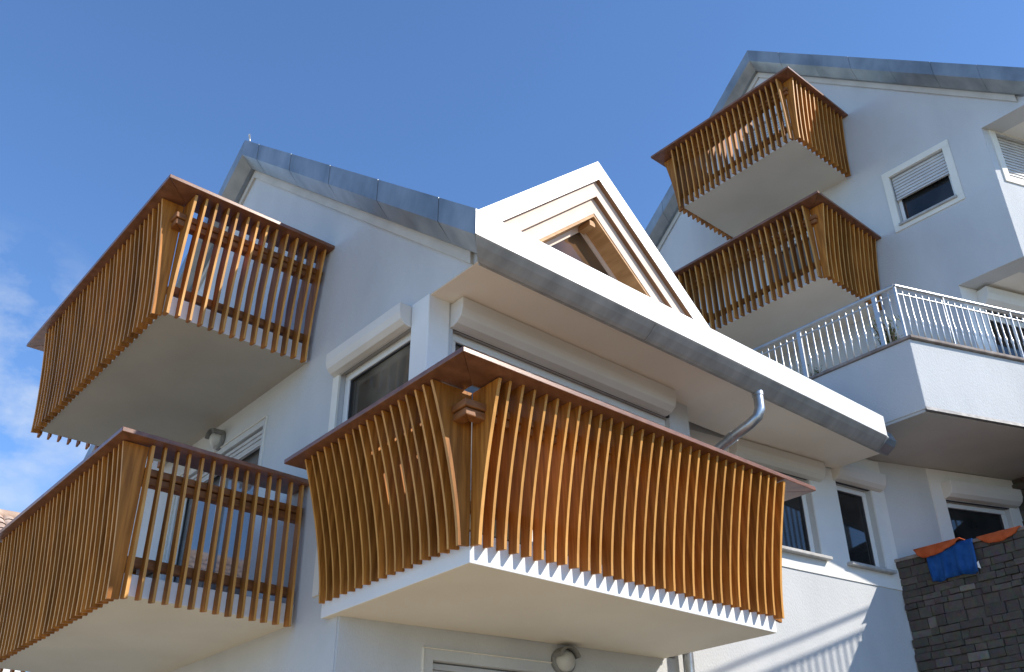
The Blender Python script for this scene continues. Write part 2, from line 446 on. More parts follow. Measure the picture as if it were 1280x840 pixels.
def rake_cladding(parent, xo, xw, yr, zr, slope, y_lo, y_hi, h=0.23, seam_every=0.62, label=None):
    """sheet metal edge of a gable roof: a row of folded panels on each slope, with dark open seams"""
    for sgn, yend in ((-1, y_lo), (1, y_hi)):
        p, back = MB(), MB()
        n = max(2, int(round(abs(yend-yr)*math.sqrt(1+slope**2)/seam_every)))
        for i in range(n):
            a = yr+(yend-yr)*i/n; b = yr+(yend-yr)*(i+1)/n
            ga = 0.0015*sgn if i else 0; gb = 0.0015*sgn if i < n-1 else 0
            a2, b2 = a+ga, b-gb
            za, zb = zr-slope*abs(a2-yr), zr-slope*abs(b2-yr)
            j = 0.004*(i % 2)
            sec = [(xo+j, 0.0), (xo+j, h), (xo+0.135, h+0.142), (xw-0.004, h+0.142), (xw-0.004, 0.0)]
            n5 = len(sec)
            mit = 1.0 if (sgn < 0 and i == n-1) else 0.0
            yb5 = [b2+mit*(x-xo) for x, q in sec]
            p.add([(x, a2, za-q) for x, q in sec]+[(x, yy, zr-slope*abs(yy-yr)-q) for (x, q), yy in zip(sec, yb5)],
                  [tuple(range(n5)), tuple(range(n5, 2*n5))[::-1]]+[(k, (k+1) % n5, n5+(k+1) % n5, n5+k) for k in range(n5)])
        ya, yb_ = yr+0.01*sgn, yend-(0.3 if sgn < 0 else 0.02)*sgn
        sec = [(xo+0.012, 0.003), (xo+0.012, h-0.006), (xo+0.135, h+0.128), (xw-0.03, h+0.128), (xw-0.03, 0.003)]
        za, zb = zr-slope*abs(ya-yr), zr-slope*abs(yb_-yr)
        n5 = len(sec)
        back.add([(x, ya, za-q) for x, q in sec]+[(x, yb_, zb-q) for x, q in sec],
                 [tuple(range(n5)), tuple(range(n5, 2*n5))[::-1]]+[(k, (k+1) % n5, n5+(k+1) % n5, n5+k) for k in range(n5)])
        c = p.build('roof_edge', 'zinc', parent)
        back.build('seam_backing', 'seam', c)
        # cream board between the metal and the render
        ye0, yend = yend, yend+(0.29 if sgn < 0 else 0)
        t = MB().prism([(xw-0.03, yr, zr-h-0.12), (xw-0.03, yend, zr-h-0.12-slope*abs(yend-yr)),
                        (xw-0.03, yend, zr-h-0.25-slope*abs(yend-yr)), (xw-0.03, yr, zr-h-0.25)], (0.035, 0, 0))
        if sgn < 0:
            pass
        t.build('gable_trim', 'gable_board', parent)

# ------------------------------------------------------------------ ground
g = MB().add([(-300, -300, 0), (300, -300, 0), (300, 300, 0), (-300, 300, 0)], [(0, 1, 2, 3)]).build('ground', 'ground', origin=(0, 0, 0))
tag(g, 'pale gravel yard in front of the houses', 'ground', kind='structure')

# ------------------------------------------------------------------ NEAR HOUSE
XW, XO, YR, ZR, SL = 3.63, 3.41, 8.91, 9.65, 0.823
house = empty('house', (6.2, 7.5, 0), 'pale blue rendered house in front, with grey zinc roof edge and a white triangular dormer', 'house')
gm = planeX(XW)
zu = ZR-0.18                                               # clip height of the wall under the roof
wall('gable_wall', 'render_blue', house, gm, [4.6, 6.16, 13.2], [-0.3, 3.4, 5.67, 10],
     [(4.0, 5.18, -1, 5.665), (5.18, 5.40, 3.4, 5.67), (4.0, 6.16, -1, 3.41), (5.18, 6.16, -1, 3.60), (5.40, 6.44, 3.6, 5.50), (7.80, 9.60, 3.62, 5.50)],
     0.28, clips=[((XW, YR, zu), (0, SL, 1)), ((XW, YR, zu), (0, -SL, 1))])
wall('front_wall', 'render_blue', house, curveMap, [3.64]+[c[0] for c in CURVE[1:]]+[3.9, 4.5, 5.6, 6.1, 7.0, 7.9, 8.7, 9.4], [-0.3, 3.4, 5.92],
     [(3.0, 6.64, 3.41, 9), (4.38, 5.40, 0.9, 3.17), (7.65, 8.66, 4.62, 5.47), (9.06, 9.60, 4.62, 5.53), (10.58, 11.42, 4.70, 5.55)], 0.25)
# glazed bay of the upper floor: column, window walls, end pillar
MB().box(XW-0.012, 3.82, 5.17, 5.40, 3.6, 5.67).build('corner_column', 'render_white', house, bevel=0.01)
bay = planeY(5.18)
wall('bay_wall', 'render_blue', house, bay, [3.822, 6.64], [3.6, 5.67], [(3.86, 6.36, 3.605, 5.46)], 0.2)
MB().box(6.44, 6.64, 5.382, 5.60, 3.6, 5.67).build('bay_return', 'render_blue', house)
window(house, bay, 3.86, 6.36, 3.61, 5.45, 0.05, 0.07, (4.7, 5.53), box=(3.83, 6.30, 5.44, 5.655, 0.16), label='wide glazed bay window behind the front balcony', glass='glass_curtain')
window(house, gm, 5.405, 6.435, 3.61, 5.49, 0.05, 0.07, (), box=(5.405, 6.50, 5.47, 5.66, 0.12), label='narrow side window beside the white corner column', glass='glass_curtain')
MB().mbox(gm, 6.425, 6.52, 3.61, 5.47, -0.02, -0.002).build('window_trim', 'trim', house)
# balcony door of the lower left balcony
window(house, gm, 7.80, 9.60, 3.63, 5.49, 0.06, 0.07, (8.7,), surround=(0.08, 0.01), shutter=5.33, name='door', label='balcony door under the top left balcony', glass='glass_blind')
# windows in the curved front wall, on a white painted band
mband = MB()
for a, b, z0, z1 in ((6.85, 7.648, 4.44, 5.66), (7.648, 8.664, 4.44, 4.60), (8.664, 9.058, 4.44, 5.66), (9.058, 9.604, 4.44, 4.60), (9.604, 9.80, 4.44, 5.90),
                     (7.648, 8.664, 5.48, 5.66), (9.058, 9.604, 5.54, 5.90)):
    n = 3
    mband.mbox(curveMap, a, b, z0, z1, -0.012, 0.01, n)
mband.build('painted_band', 'render_white', house)
window(house, curveMap, 7.65, 8.66, 4.625, 5.465, 0.06, 0.055, (), sill=(0.06, 0.08), box=(7.55, 8.80, 5.46, 5.65, 0.12), label='window under the eave with a grey sill, half hidden by the front balcony')
window(house, curveMap, 9.06, 9.60, 4.625, 5.525, 0.06, 0.055, (), sill=(0.06, 0.08), box=(9.02, 9.74, 5.53, 5.71, 0.12), label='tall narrow window just left of the stone wall')
mb3 = MB()
for a, b, z0, z1 in ((10.42, 10.578, 4.6, 5.915), (11.422, 11.56, 4.6, 5.915), (10.578, 11.422, 5.556, 5.915)):
    mb3.mbox(curveMap, a, b, z0, z1, -0.012, 0.01, 2)
mb3.build('painted_surround', 'render_white', house)
window(house, curveMap, 10.58, 11.42, 4.72, 5.545, 0.05, 0.055, (), box=(10.56, 11.50, 5.56, 5.76, 0.13), label='dark window above the stone wall and the towels')
# cellar door under the front balcony
window(house, curveMap, 4.38, 5.40, 0.95, 3.165, 0.09, 0.06, (), surround=(0.09, 0.01), shutter=2.2, name='door', label='shuttered door under the front balcony')
# slabs of the balconies (floor plates of the house)
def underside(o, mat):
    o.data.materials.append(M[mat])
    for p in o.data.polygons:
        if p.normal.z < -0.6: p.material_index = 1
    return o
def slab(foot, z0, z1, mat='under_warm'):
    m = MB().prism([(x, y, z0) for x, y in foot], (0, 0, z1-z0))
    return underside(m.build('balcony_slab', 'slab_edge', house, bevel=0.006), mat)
MAIN = dict(nc=(3.58, 4.565), ec=(6.52, 4.455), z0=3.40, zt=3.60)
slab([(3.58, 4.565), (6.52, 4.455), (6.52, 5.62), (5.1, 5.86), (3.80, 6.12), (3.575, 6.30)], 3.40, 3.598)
slab([(2.27, 7.07), (XW+0.05, 7.07), (XW+0.05, 10.12), (2.27, 10.12)], 5.86, 6.04, 'under_shaded')
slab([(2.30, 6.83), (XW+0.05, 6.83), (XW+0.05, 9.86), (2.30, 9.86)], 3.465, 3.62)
# eave: boxed soffit, sheet metal fascia and gutter
MB().prism([(3.634, 4.598, 5.66), (9.06, 4.598, 5.66), (9.06, 5.14, 5.66), (8.5, 5.35, 5.66), (6.6, 5.40, 5.66), (3.634, 5.40, 5.66)], (0, 0, 0.17)).build('eave_soffit', 'eave', house)
m = MB()
q4 = [(4.35, 5.90), (4.35, 5.676), (4.594, 5.655), (4.594, 5.88)]
m.add([(XO+0.003+(y-4.35), y, z) for y, z in q4]+[(8.762, y, z) for y, z in q4], [(3, 2, 1, 0), (4, 5, 6, 7), (0, 1, 5, 4), (1, 2, 6, 5), (2, 3, 7, 6), (3, 0, 4, 7)])
fas = m.build('eave_fascia', 'zinc_sunlit', house, bevel=0.004)
gt = MB()
gx = [3.41, 5.30, 7.0, 8.765]
for a, b in zip(gx, gx[1:]):                              # underside tray in lengths, each lapped over the next
    k = 0.003*(gx.index(a) % 2)
    if a < 3.5:
        q7 = [(4.356, 5.672), (4.40, 5.632), (4.46, 5.588), (4.492, 5.572), (4.515, 5.580), (4.535, 5.61), (4.56, 5.662)]
        gt.add([(XO+0.003+(y-4.35), y, z) for y, z in q7]+[(b-0.004, y, z) for y, z in q7], [tuple(range(7)), tuple(range(7, 14))[::-1]]+[(k_, (k_+1) % 7, 7+(k_+1) % 7, 7+k_) for k_ in range(7)])
        continue
    gt.prism([(a, 4.356, 5.672-k), (a, 4.40, 5.632-k), (a, 4.46, 5.588-k), (a, 4.492, 5.572-k), (a, 4.515, 5.580-k), (a, 4.535, 5.61), (a, 4.56, 5.662)], (b-a-0.004, 0, 0))
gt.tube([(3.59, 4.522, 5.586), (8.9, 4.522, 5.586)], 0.011, 8)
gutter = gt.build('gutter', 'zinc_gutter', house, bevel=0.002)
MB().prism([(8.766, 4.40, 5.78), (8.766, 4.362, 5.68), (8.766, 4.40, 5.62), (8.766, 4.49, 5.562), (8.766, 4.54, 5.59), (8.766, 4.60, 5.78)], (0.19, 0, 0)).build('gutter_end', 'zinc', gutter, bevel=0.006)
# down pipe: swan neck from the gutter to the wall and down
path = [(6.80, 4.50, 5.64), (6.80, 4.495, 5.52), (6.79, 4.49, 5.42), (6.765, 4.51, 5.34), (6.73, 4.58, 5.28), (6.70, 4.72, 5.22), (6.69, 5.2, 5.05), (6.685, 5.40, 4.97), (6.68, 5.47, 4.88), (6.68, 5.485, 4.75), (6.68, 5.49, 0.05)]
pts = [Vector(p) for p in path]
pipe = MB().tube(pts, 0.047, 16).build('downpipe', 'galv', house)
c = MB()
for p, q in ((pts[0], pts[1]), (pts[5], pts[6])):
    d = (q-p).normalized(); MB().tube([p+d*0.02, p+d*0.09], 0.054, 16).build('pipe_socket', 'galv', pipe)

cc = MB()
cc.lathe((6.68, 5.49, 3.1), (0, 0, 1), [(0.048, 0), (0.056, 0.004), (0.056, 0.03), (0.048, 0.034)], 16)
cc.build('pipe_clip', 'galv', pipe)
# roof body
def roof_part(x0, x1, y0, y1, sgn):
    z0, z1 = ZR-0.03-SL*abs(y0-YR), ZR-0.03-SL*abs(y1-YR)
    return [(x0, y0, z0), (x0, y1, z1), (x0, y1, z1-0.2), (x0, y0, z0-0.2)], (x1-x0, 0, 0)
m = MB()
for x0, x1, y0 in ((XW+0.05, 3.98, 4.62), (3.98, 5.42, 5.45), (5.42, 8.95, 4.62)):
    m.prism(*roof_part(x0, x1, y0, YR, -1))
m.prism(*roof_part(XW+0.05, 8.95, YR, 13.45, 1))
m.build('roof', 'zinc', house)
rake_cladding(house, XO, XW, YR, ZR, SL, 4.352, 13.5)
wall('back_gable', 'render_blue', house, planeX(8.6), [5.35, 13.2], [3.6, 10], [], 0.25, clips=[((8.6, YR, zu), (0, SL, 1)), ((8.6, YR, zu), (0, -SL, 1))])
MB().box(XW+0.29, 8.59, 12.9, 13.2, -0.2, 5.8).build('rear_wall', 'render_blue', house)
lr = MB().tube([(XO+0.05, YR-0.03, ZR-0.01), (XO+0.04, YR-0.03, ZR+0.05), (XO+0.02, YR-0.06, ZR+0.06)], 0.012, 8)
lr.build('ridge_clip', 'steel', house)
# triangular dormer, stepped frames one inside the other
DX, DS, DB = 4.73, 0.90, 5.885
tri = [7.06, 6.865, 6.71, 6.555]
def tri_ring(za, zb, y0, y1):
    """triangular frame between apex heights za (outside) and zb (inside)"""
    m = MB()
    def P(z, s, y, base): return (DX+s*(z-base)/DS, y, base) if base is not None else (DX, y, z)
    A = [(DX-(za-DB)/DS, DB), (DX, za), (DX+(za-DB)/DS, DB)]
    B = [(DX-(zb-DB)/DS, DB), (DX, zb), (DX+(zb-DB)/DS, DB)]
    for i in (0, 1):
        q = [A[i], A[i+1], B[i+1], B[i]]
        m.hexa([(x, y0, z) for x, z in q]+[(x, y1, z) for x, z in q])
    return m
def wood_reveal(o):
    o.data.materials.append(M['reveal_shaded'])
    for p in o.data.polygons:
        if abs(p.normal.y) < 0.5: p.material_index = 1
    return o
dm = wood_reveal(tri_ring(tri[0], tri[1], 4.353, 4.615).build('dormer', 'zinc_sunlit', house))
wood_reveal(tri_ring(tri[1]-0.001, tri[2], 4.395, 4.70).build('frame_step', 'frame_wood', dm))
wood_reveal(tri_ring(tri[2]-0.001, tri[3], 4.435, 4.75).build('frame_step', 'frame_wood', dm))
tri_ring(tri[3]-0.001, tri[3]-0.03, 4.44, 4.80).build('reveal', 'reveal_wood', dm)
z3 = tri[3]-0.031
tri_ring(z3, z3-0.06, 4.60, 4.64).build('window_frame', 'frame_wood', dm)
z4 = z3-0.06
MB().prism([(DX-(z4-DB)/DS, 4.615, DB), (DX, 4.615, z4), (DX+(z4-DB)/DS, 4.615, DB)], (0, 0.02, 0)).build('pane', 'glass_wood', dm)
MB().box(DX-0.03, DX+0.03, 4.46, 4.595, z3-0.085, z3-0.035).build('purlin_end', 'reveal_wood', dm)
dr = MB()
for s in (-1, 1):
    w = (tri[0]-DB)/DS
    dr.hexa([(DX, 4.62, tri[0]+0.002), (DX+s*w*.72, 4.62, DB+0.002+.28*(tri[0]-DB)), (DX+s*w*.72, 4.76, DB+0.002+.28*(tri[0]-DB)), (DX, 5.80, tri[0]+0.002),
             (DX, 4.62, tri[0]+0.012), (DX+s*w*.72, 4.62, DB+0.012+.28*(tri[0]-DB)), (DX+s*w*.72, 4.76, DB+0.012+.28*(tri[0]-DB)), (DX, 5.80, tri[0]+0.012)])
dr.build('dormer_roof', 'zinc', dm)

# ------------------------------------------------------------------ FAR HOUSE (upper right)
X2, XO2, YR2, ZR2, SL2 = 11.0, 10.78, 6.32, 14.14, 0.893
far = empty('house', (13.0, 6.0, 0), 'taller pale blue house behind on the right, its gable carrying two wooden balconies', 'house')
gm2 = planeX(X2)
zu2 = ZR2-0.18
wall('gable_wall', 'render_blue', far, gm2, [2.62, 10.0], [6.3, 8.33, 10.39, 14.4],
     [(2.0, 3.28, 4, 10.385), (2.0, 4.11, 4, 8.335), (3.82, 4.62, 9.58, 10.40), (5.9, 6.9, 8.7, 10.5), (5.9, 6.9, 11.0, 12.7)], 0.3,
     clips=[((X2, YR2, zu2), (0, SL2, 1)), ((X2, YR2, zu2), (0, -SL2, 1))])
window(far, gm2, 3.825, 4.615, 9.585, 10.395, 0.08, 0.05, (), surround=(0.10, 0.10), sill=(0.02, 0.05), shutter=10.02, label='square window with its grey roller shutter half lowered')
window(far, gm2, 5.9, 6.9, 8.705, 10.495, 0.08, 0.07, (), shutter=10.2, name='door', label='balcony door of the lower far balcony', glass='glass_blind')
window(far, gm2, 5.9, 6.9, 11.005, 12.695, 0.08, 0.07, (), shutter=12.4, name='door', label='balcony door of the upper far balcony', glass='glass_blind')
rake_cladding(far, XO2, X2, YR2, ZR2, SL2, 2.48, 10.1, h=0.25, seam_every=0.72)
m = MB()
for y0, y1 in ((2.48, YR2), (YR2, 10.1)):
    z0, z1 = ZR2-0.03-SL2*abs(y0-YR2), ZR2-0.03-SL2*abs(y1-YR2)
    m.prism([(X2+0.05, y0, z0), (X2+0.05, y1, z1), (X2+0.05, y1, z1-0.2), (X2+0.05, y0, z0-0.2)], (7, 0, 0))
m.build('roof', 'zinc', far)
MB().prism([(X2+0.02, 2.60, 10.39), (18, 2.60, 10.39), (18, 4.0, 10.39), (X2+0.02, 3.6, 10.39)], (0, 0, 0.15)).build('eave_soffit', 'soffit', far)
MB().prism([(X2+0.01, 2.46, 10.66), (X2+0.01, 2.46, 10.40), (X2+0.01, 2.595, 10.38), (X2+0.01, 2.595, 10.64)], (7, 0, 0)).build('eave_fascia', 'zinc_sunlit', far)
fm = lineMap((X2, 3.28), -20)
wall('front_wall', 'render_blue', far, fm, [0.005, 5.0], [8.33, 10.39], [(0.22, 1.45, 9.62, 10.37)], 0.28)
window(far, fm, 0.225, 1.445, 9.625, 10.365, 0.08, 0.05, (), surround=(0.11, 0.10), shutter=9.68, label='front window with its white roller shutter fully closed')
a = math.radians(-20); tv = Vector((math.cos(a), math.sin(a), 0))
e = Vector((X2, 3.28, 0))+tv*5
MB().prism([(X2+0.002, 3.285, 8.336), (e.x, e.y+0.01, 8.336), (e.x, 6.0, 8.336), (X2+0.28, 6.0, 8.336), (X2+0.28, 4.12, 8.336), (X2+0.002, 4.105, 8.336)], (0, 0, 0.12)).build('overhang_soffit', 'soffit', far)
tm = lineMap((X2+0.01, 4.11), -19)
wall('terrace_wall', 'render_white', far, tm, [0.0, 5.0], [6.0, 8.33], [(0.32, 3.4, 6.1, 8.05)], 0.25)
window(far, tm, 0.325, 3.395, 6.105, 8.04, 0.06, 0.08, (1.3, 2.4), box=(0.26, 3.6, 8.06, 8.29, 0.17), name='door', label='terrace door behind the steel railing')
slo = dict(x=9.68, xw=X2, d=1.32)
def slab2(y0, y1, z0, z1):
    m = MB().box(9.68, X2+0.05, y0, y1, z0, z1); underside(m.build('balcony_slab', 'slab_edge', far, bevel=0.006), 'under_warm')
slab2(5.21, 7.22, 10.76, 10.92)
slab2(5.19, 7.75, 8.45, 8.61)
# terrace in front of the far house
tc0 = Vector((9.04, 4.02, 0)); ft = Vector((math.cos(R(-20.5)), math.sin(R(-20.5)), 0)); fe = tc0+ft*5.5
foot = [(9.04, 4.02), (fe.x, fe.y), (fe.x, 6.4), (9.04, 6.4)]
ter = MB().prism([(x, y, 5.955) for x, y in foot], (0, 0, 0.82)).build('terrace', 'render_blue', far, bevel=0.008)
ins = [(9.05, 4.04), (fe.x, fe.y+0.02), (fe.x, 6.4), (9.05, 6.4)]
MB().prism([(x, y, 5.925) for x, y in ins], (0, 0, 0.028)).build('terrace_soffit', 'shaded_plaster', ter)
nrm = Vector((ft.y, -ft.x, 0))
q0 = tc0-Vector((0.012, 0.012, 0)); 
MB().hexa([tuple(tc0+nrm*0.02+Vector((-0.02, 0, 5.93))), tuple(fe+nrm*0.02+Vector((0, 0, 5.93))), tuple(fe+nrm*-0.03+Vector((0, 0, 5.93))), tuple(tc0+nrm*-0.03+Vector((0.03, 0, 5.93))),
           tuple(tc0+nrm*0.006+Vector((-0.006, 0, 5.975))), tuple(fe+nrm*0.006+Vector((0, 0, 5.975))), tuple(fe+nrm*-0.03+Vector((0, 0, 5.975))), tuple(tc0+nrm*-0.03+Vector((0.03, 0, 5.975)))]).build('drip_edge', 'lead', ter)
cp = MB()
cp.hexa([(9.015, 3.985, 6.777), (9.22, 4.14, 6.777), (9.22, 6.4, 6.777), (9.015, 6.4, 6.777), (9.015, 3.985, 6.81), (9.22, 4.14, 6.81), (9.22, 6.4, 6.81), (9.015, 6.4, 6.81)])
f1, f2, f3, f4 = Vector((9.02, 3.985, 0)), fe+nrm*0.03, fe-nrm*0.2, Vector((9.222, 4.138, 0))
cp.hexa([tuple(v+Vector((0, 0, 6.777))) for v in (f1, f2, f3, f4)]+[tuple(v+Vector((0, 0, 6.812))) for v in (f1, f2, f3, f4)])
cp.build('coping', 'coping', ter, bevel=0.006)

# ------------------------------------------------------------------ WOODEN BALCONY RAILINGS
def slat_mesh(z0, z1, ob, ot, depth, thick, gusset=0.0, pw=1.5):
    """a curved board: profile in (X outwards, Z), its thickness along Y"""
    n = 12
    out, inn = [], []
    for i in range(n+1):
        t = i/n
        z = z0+(z1-z0)*t
        x = ob+(ot-ob)*t**pw
        out.append((x, z))
        xi = max(x-depth, 0.003)
        if gusset: xi = min(xi, gusset)
        inn.append((xi, z+(0.0 if i else 0.012)))
    bm = bmesh.new()
    rows = []
    for y in (-thick/2, thick/2):
        rows.append(([bm.verts.new((x, y, z)) for x, z in out], [bm.verts.new((x, y, z)) for x, z in inn]))
    (oa, ia), (ob_, ib) = rows
    for i in range(n):
        bm.faces.new((oa[i], oa[i+1], ia[i+1], ia[i]))
        bm.faces.new((ob_[i+1], ob_[i], ib[i], ib[i+1]))
        bm.faces.new((oa[i+1], oa[i], ob_[i], ob_[i+1]))
        bm.faces.new((ia[i], ia[i+1], ib[i+1], ib[i]))
    bm.faces.new((oa[0], ia[0], ib[0], ob_[0]))
    bm.faces.new((oa[n], ob_[n], ib[n], ia[n]))
    bmesh.ops.recalc_face_normals(bm, faces=bm.faces)
    me = bpy.data.meshes.new('slat'); bm.to_mesh(me); bm.free()
    for p in me.polygons: p.use_smooth = False
    me.materials.append(M['wood']); me.materials.append(M['wood_edge'])
    for p in me.polygons:
        if p.normal.x > 0.6: p.material_index = 1
    return me

def railing(corners, rail, zb, zt, label, group, thick=0.0195, depth=0.13, pitch=0.1, ob=0.085, drop_end=None, skip=(), rw=0.33):
    """corners: slab corners in plan (wall, near corner, far corner, wall); rail: the same for the outer edge of the hand rail"""
    C4 = [Vector((*c, 0)) for c in corners]; R4 = [Vector((*c, 0)) for c in rail]
    base = (C4[1]+C4[2])/2
    root = empty('balcony_railing', (base.x, base.y, zb), label, 'balcony railing', group)
    bl = Vector((base.x, base.y, zb))
    cen = sum(C4, Vector())/4
    zr0 = zt-0.036                                         # underside of the hand rail
    # hand rail: one plank per side, mitred at the corners
    inner = []
    def line_off(i, d):
        a, b = R4[i], R4[i+1]
        t = (b-a).normalized(); n = Vector((t.y, -t.x, 0))
        if n.dot(cen-a) > 0: n = -n
        return a-n*d, t
    lines = [line_off(i, rw) for i in range(3)]
    def isect(p, t, q, u):
        den = t.x*u.y-t.y*u.x
        k = ((q.x-p.x)*u.y-(q.y-p.y)*u.x)/den
        return p+t*k
    I4 = [lines[0][0]+(0*lines[0][1]), isect(*lines[0], *lines[1]), isect(*lines[1], *lines[2]), None]
    a0, t0 = lines[0]; I4[0] = a0
    a2, t2 = lines[2]; I4[3] = a2+t2*((R4[3]-R4[2]).length)
    for i in range(3):
        if i in skip: continue
        v = [R4[i], R4[i+1], I4[i+1], I4[i]]
        sh = [(v[0]+(v[1]-v[0]).normalized()*0.001*(i > 0)), v[1]-(v[1]-v[0]).normalized()*0.001, v[2], v[3]]
        MB().hexa([tuple(p+Vector((0, 0, zr0))) for p in sh]+[tuple(p+Vector((0, 0, zt))) for p in sh]).build('top_rail', 'rail', root, bevel=0.004)
    rot_of = lambda n: math.atan2(n.y, n.x)
    zs0 = zb+0.0
    hts = zr0-0.001
    OT = []
    for i in range(3):
        A, B = C4[i], C4[i+1]; t = (B-A).normalized(); n = Vector((t.y, -t.x, 0))
        if n.dot(cen-A) > 0: n = -n
        OT.append(((R4[i]-A).dot(n)+(R4[i+1]-B).dot(n))/2-0.07)
    for i in range(3):
        if i in skip: continue
        A, B = C4[i], C4[i+1]; t = (B-A).normalized(); n = Vector((t.y, -t.x, 0))
        if n.dot(cen-A) > 0: n = -n
        offA = (R4[i]-A).dot(n); offB = (R4[i+1]-B).dot(n)
        ot = (offA+offB)/2-0.07
        me = slat_mesh(0, hts-zs0, ob, ot, depth, thick)
        Ln = (B-A).length
        s0 = 0.06 if i == 0 else 0.11
        s1 = Ln-0.11 if i < 2 else Ln-0.06
        k = max(1, int(round((s1-s0)/pitch)))
        proto = None
        for j in range(k+1):
            p = A+t*(s0+(s1-s0)*j/k+random.uniform(-0.004, 0.004))
            if proto is None:
                o = proto = bpy.data.objects.new('slat', me)
            else:
                o = proto.copy()
            COL.objects.link(o)
            o.parent = root
            o.location = Vector((p.x, p.y, zs0+random.uniform(-0.004, 0.004)))-bl
            o.rotation_euler = (random.uniform(-0.004, 0.004), random.uniform(-0.004, 0.004), rot_of(n)+random.uniform(-0.012, 0.012))
        # broad corner boards
        gme = slat_mesh(0, hts-zs0-0.002, ob+0.002, ot+0.002, depth, 0.024, gusset=0.003)
        ends = []
        if i > 0: ends.append(A+t*0.013)
        if i < 2: ends.append(B-t*0.013)
        for p in ends:
            o = bpy.data.objects.new('corner_board', gme); COL.objects.link(o); o.parent = root
            o.location = Vector((p.x, p.y, zs0-0.006))-bl; o.rotation_euler = (0, 0, rot_of(n))
        # two beams behind the slats
        H = hts-zs0
        for (f0, f1, w, nm) in ((0.755, 0.86, 0.085, 'upper_beam'), (0.22, 0.285, 0.055, 'lower_beam')):
            zm = (f0+f1)/2
            xin = ob+(OT[i]-ob)*zm**1.5-depth-0.002
            xa = ob+(OT[max(i-1, 0)]-ob)*zm**1.5-depth-0.002; xb = ob+(OT[min(i+1, 2)]-ob)*zm**1.5-depth-0.002
            k_ = 0.045 if nm == 'upper_beam' else 0.02
            xin, xa, xb = [min(q+k_, 0.155) for q in (xin, xa, xb)]
            if i == 1: xb = min(xb, 0.03)
            if i == 2: xin, xa = min(xin, 0.06), -0.02
            ea, eb = (1 if i > 0 else 0), (1 if i < 2 else 0)
            z0, z1 = zs0+H*f0, zs0+H*f1
            mm = MB()
            layers = ((z0, (z0+z1)/2-0.003, 0.0), ((z0+z1)/2+0.003, z1, 0.012)) if nm == 'upper_beam' else ((z0, z1, 0.0),)
            for q0, q1, e in layers:                        # the upper beam is two planks laid on each other
                xo_, xi_ = xin+e, xin-w
                P_ = [A-t*ea*(xa+e)+n*xo_, B+t*eb*(xb+e)+n*xo_, B+t*eb*(xb-w)+n*xi_, A-t*ea*(xa-w)+n*xi_]
                mm.hexa([tuple(p+Vector((0, 0, q0))) for p in P_]+[tuple(p+Vector((0, 0, q1))) for p in P_])
            mm.build(nm, 'beam', root, bevel=0.008)
    return root

GR = 'curved wooden slat railings round the balconies'
railing([(3.62, 6.32), (3.58, 4.565), (6.52, 4.455), (6.52, 5.60)], [(3.22, 6.46), (3.187, 4.164), (6.904, 4.142), (6.904, 5.5)],
        3.50, 4.60, 'large wooden slat railing of the front balcony, wrapped round the house corner', GR)
railing([(XW, 7.07), (2.27, 7.07), (2.27, 10.12), (XW, 10.12)], [(XW, 6.772), (2.001, 6.77), (2.004, 10.56), (XW, 10.56)],
        5.825, 7.00, 'wooden slat railing of the top left balcony, high on the near gable against the sky', GR)
railing([(XW, 6.83), (2.30, 6.83), (2.30, 9.86), (XW, 9.86)], [(XW, 6.73), (2.035, 6.69), (2.04, 10.2), (XW, 10.2)],
        3.43, 4.615, 'wooden slat railing of the bottom left balcony, cut by the left picture edge', GR)
railing([(X2, 5.21), (9.68, 5.21), (9.68, 7.22), (X2, 7.22)], [(X2, 4.98), (9.49, 4.98), (9.44, 7.555), (X2, 7.555)],
        10.735, 11.86, 'wooden slat railing of the topmost balcony, under the far gable peak', GR)
railing([(X2, 5.19), (9.68, 5.19), (9.68, 7.75), (X2, 7.75)], [(X2, 4.93), (9.46, 4.91), (9.46, 8.1), (X2, 8.1)],
        8.425, 9.555, 'wooden slat railing of the far house\'s lower balcony, just above the steel terrace railing', GR)

# ------------------------------------------------------------------ STEEL TERRACE RAILING
tr = empty('terrace_railing', (9.1, 4.1, 6.81), 'shiny steel railing with turned balusters on the terrace parapet', 'railing')
RG0, RG1 = Vector((9.10, 4.07, 0)), Vector((9.10, 6.3, 0))
RF1 = RG0+ft*5.2
zc, zl, zh = 6.812, 7.40, 7.50
for a_, b_, nm in ((RG1, RG0, 'handrail'), (RG0, RF1, 'handrail')):
    MB().tube([a_+Vector((0, 0, zh)), b_+Vector((0, 0, zh))], 0.024, 12).build(nm, 'steel', tr)
    MB().tube([a_+Vector((0, 0, zl)), b_+Vector((0, 0, zl))], 0.010, 8).build('lower_rail', 'steel', tr)
bal = MB().lathe((0, 0, 0), (0, 0, 1), [(0.0, 0), (0.0095, 0), (0.0095, 0.20), (0.012, 0.22), (0.010, 0.235), (0.016, 0.255), (0.0175, 0.275), (0.015, 0.295), (0.010, 0.31), (0.012, 0.325), (0.0095, 0.345), (0.0095, 0.60), (0.011, 0.615), (0.007, 0.64), (0.0, 0.645)], 10)
me_bal = bal.build('baluster', 'steel', tr, origin=(0, 0, 0))
first = me_bal
def place_bal(p):
    global first
    o = first if first is me_bal and not first.get('placed') else me_bal.copy()
    if o is me_bal: o['placed'] = 1
    else: COL.objects.link(o); o.parent = tr
    o.location = Vector((p.x, p.y, zc))-tr.location
k = int(2.2/0.09)
for j in range(1, k): place_bal(RG0+Vector((0, 0.09*j, 0)))
for j in range(1, 57): place_bal(RG0+ft*0.09*j)
if 'placed' in me_bal: del me_bal['placed']
for y in (4.33, 5.33):
    MB().box(9.085, 9.115, y-0.028, y+0.028, zc, zh-0.02).build('post', 'steel', tr, bevel=0.006)
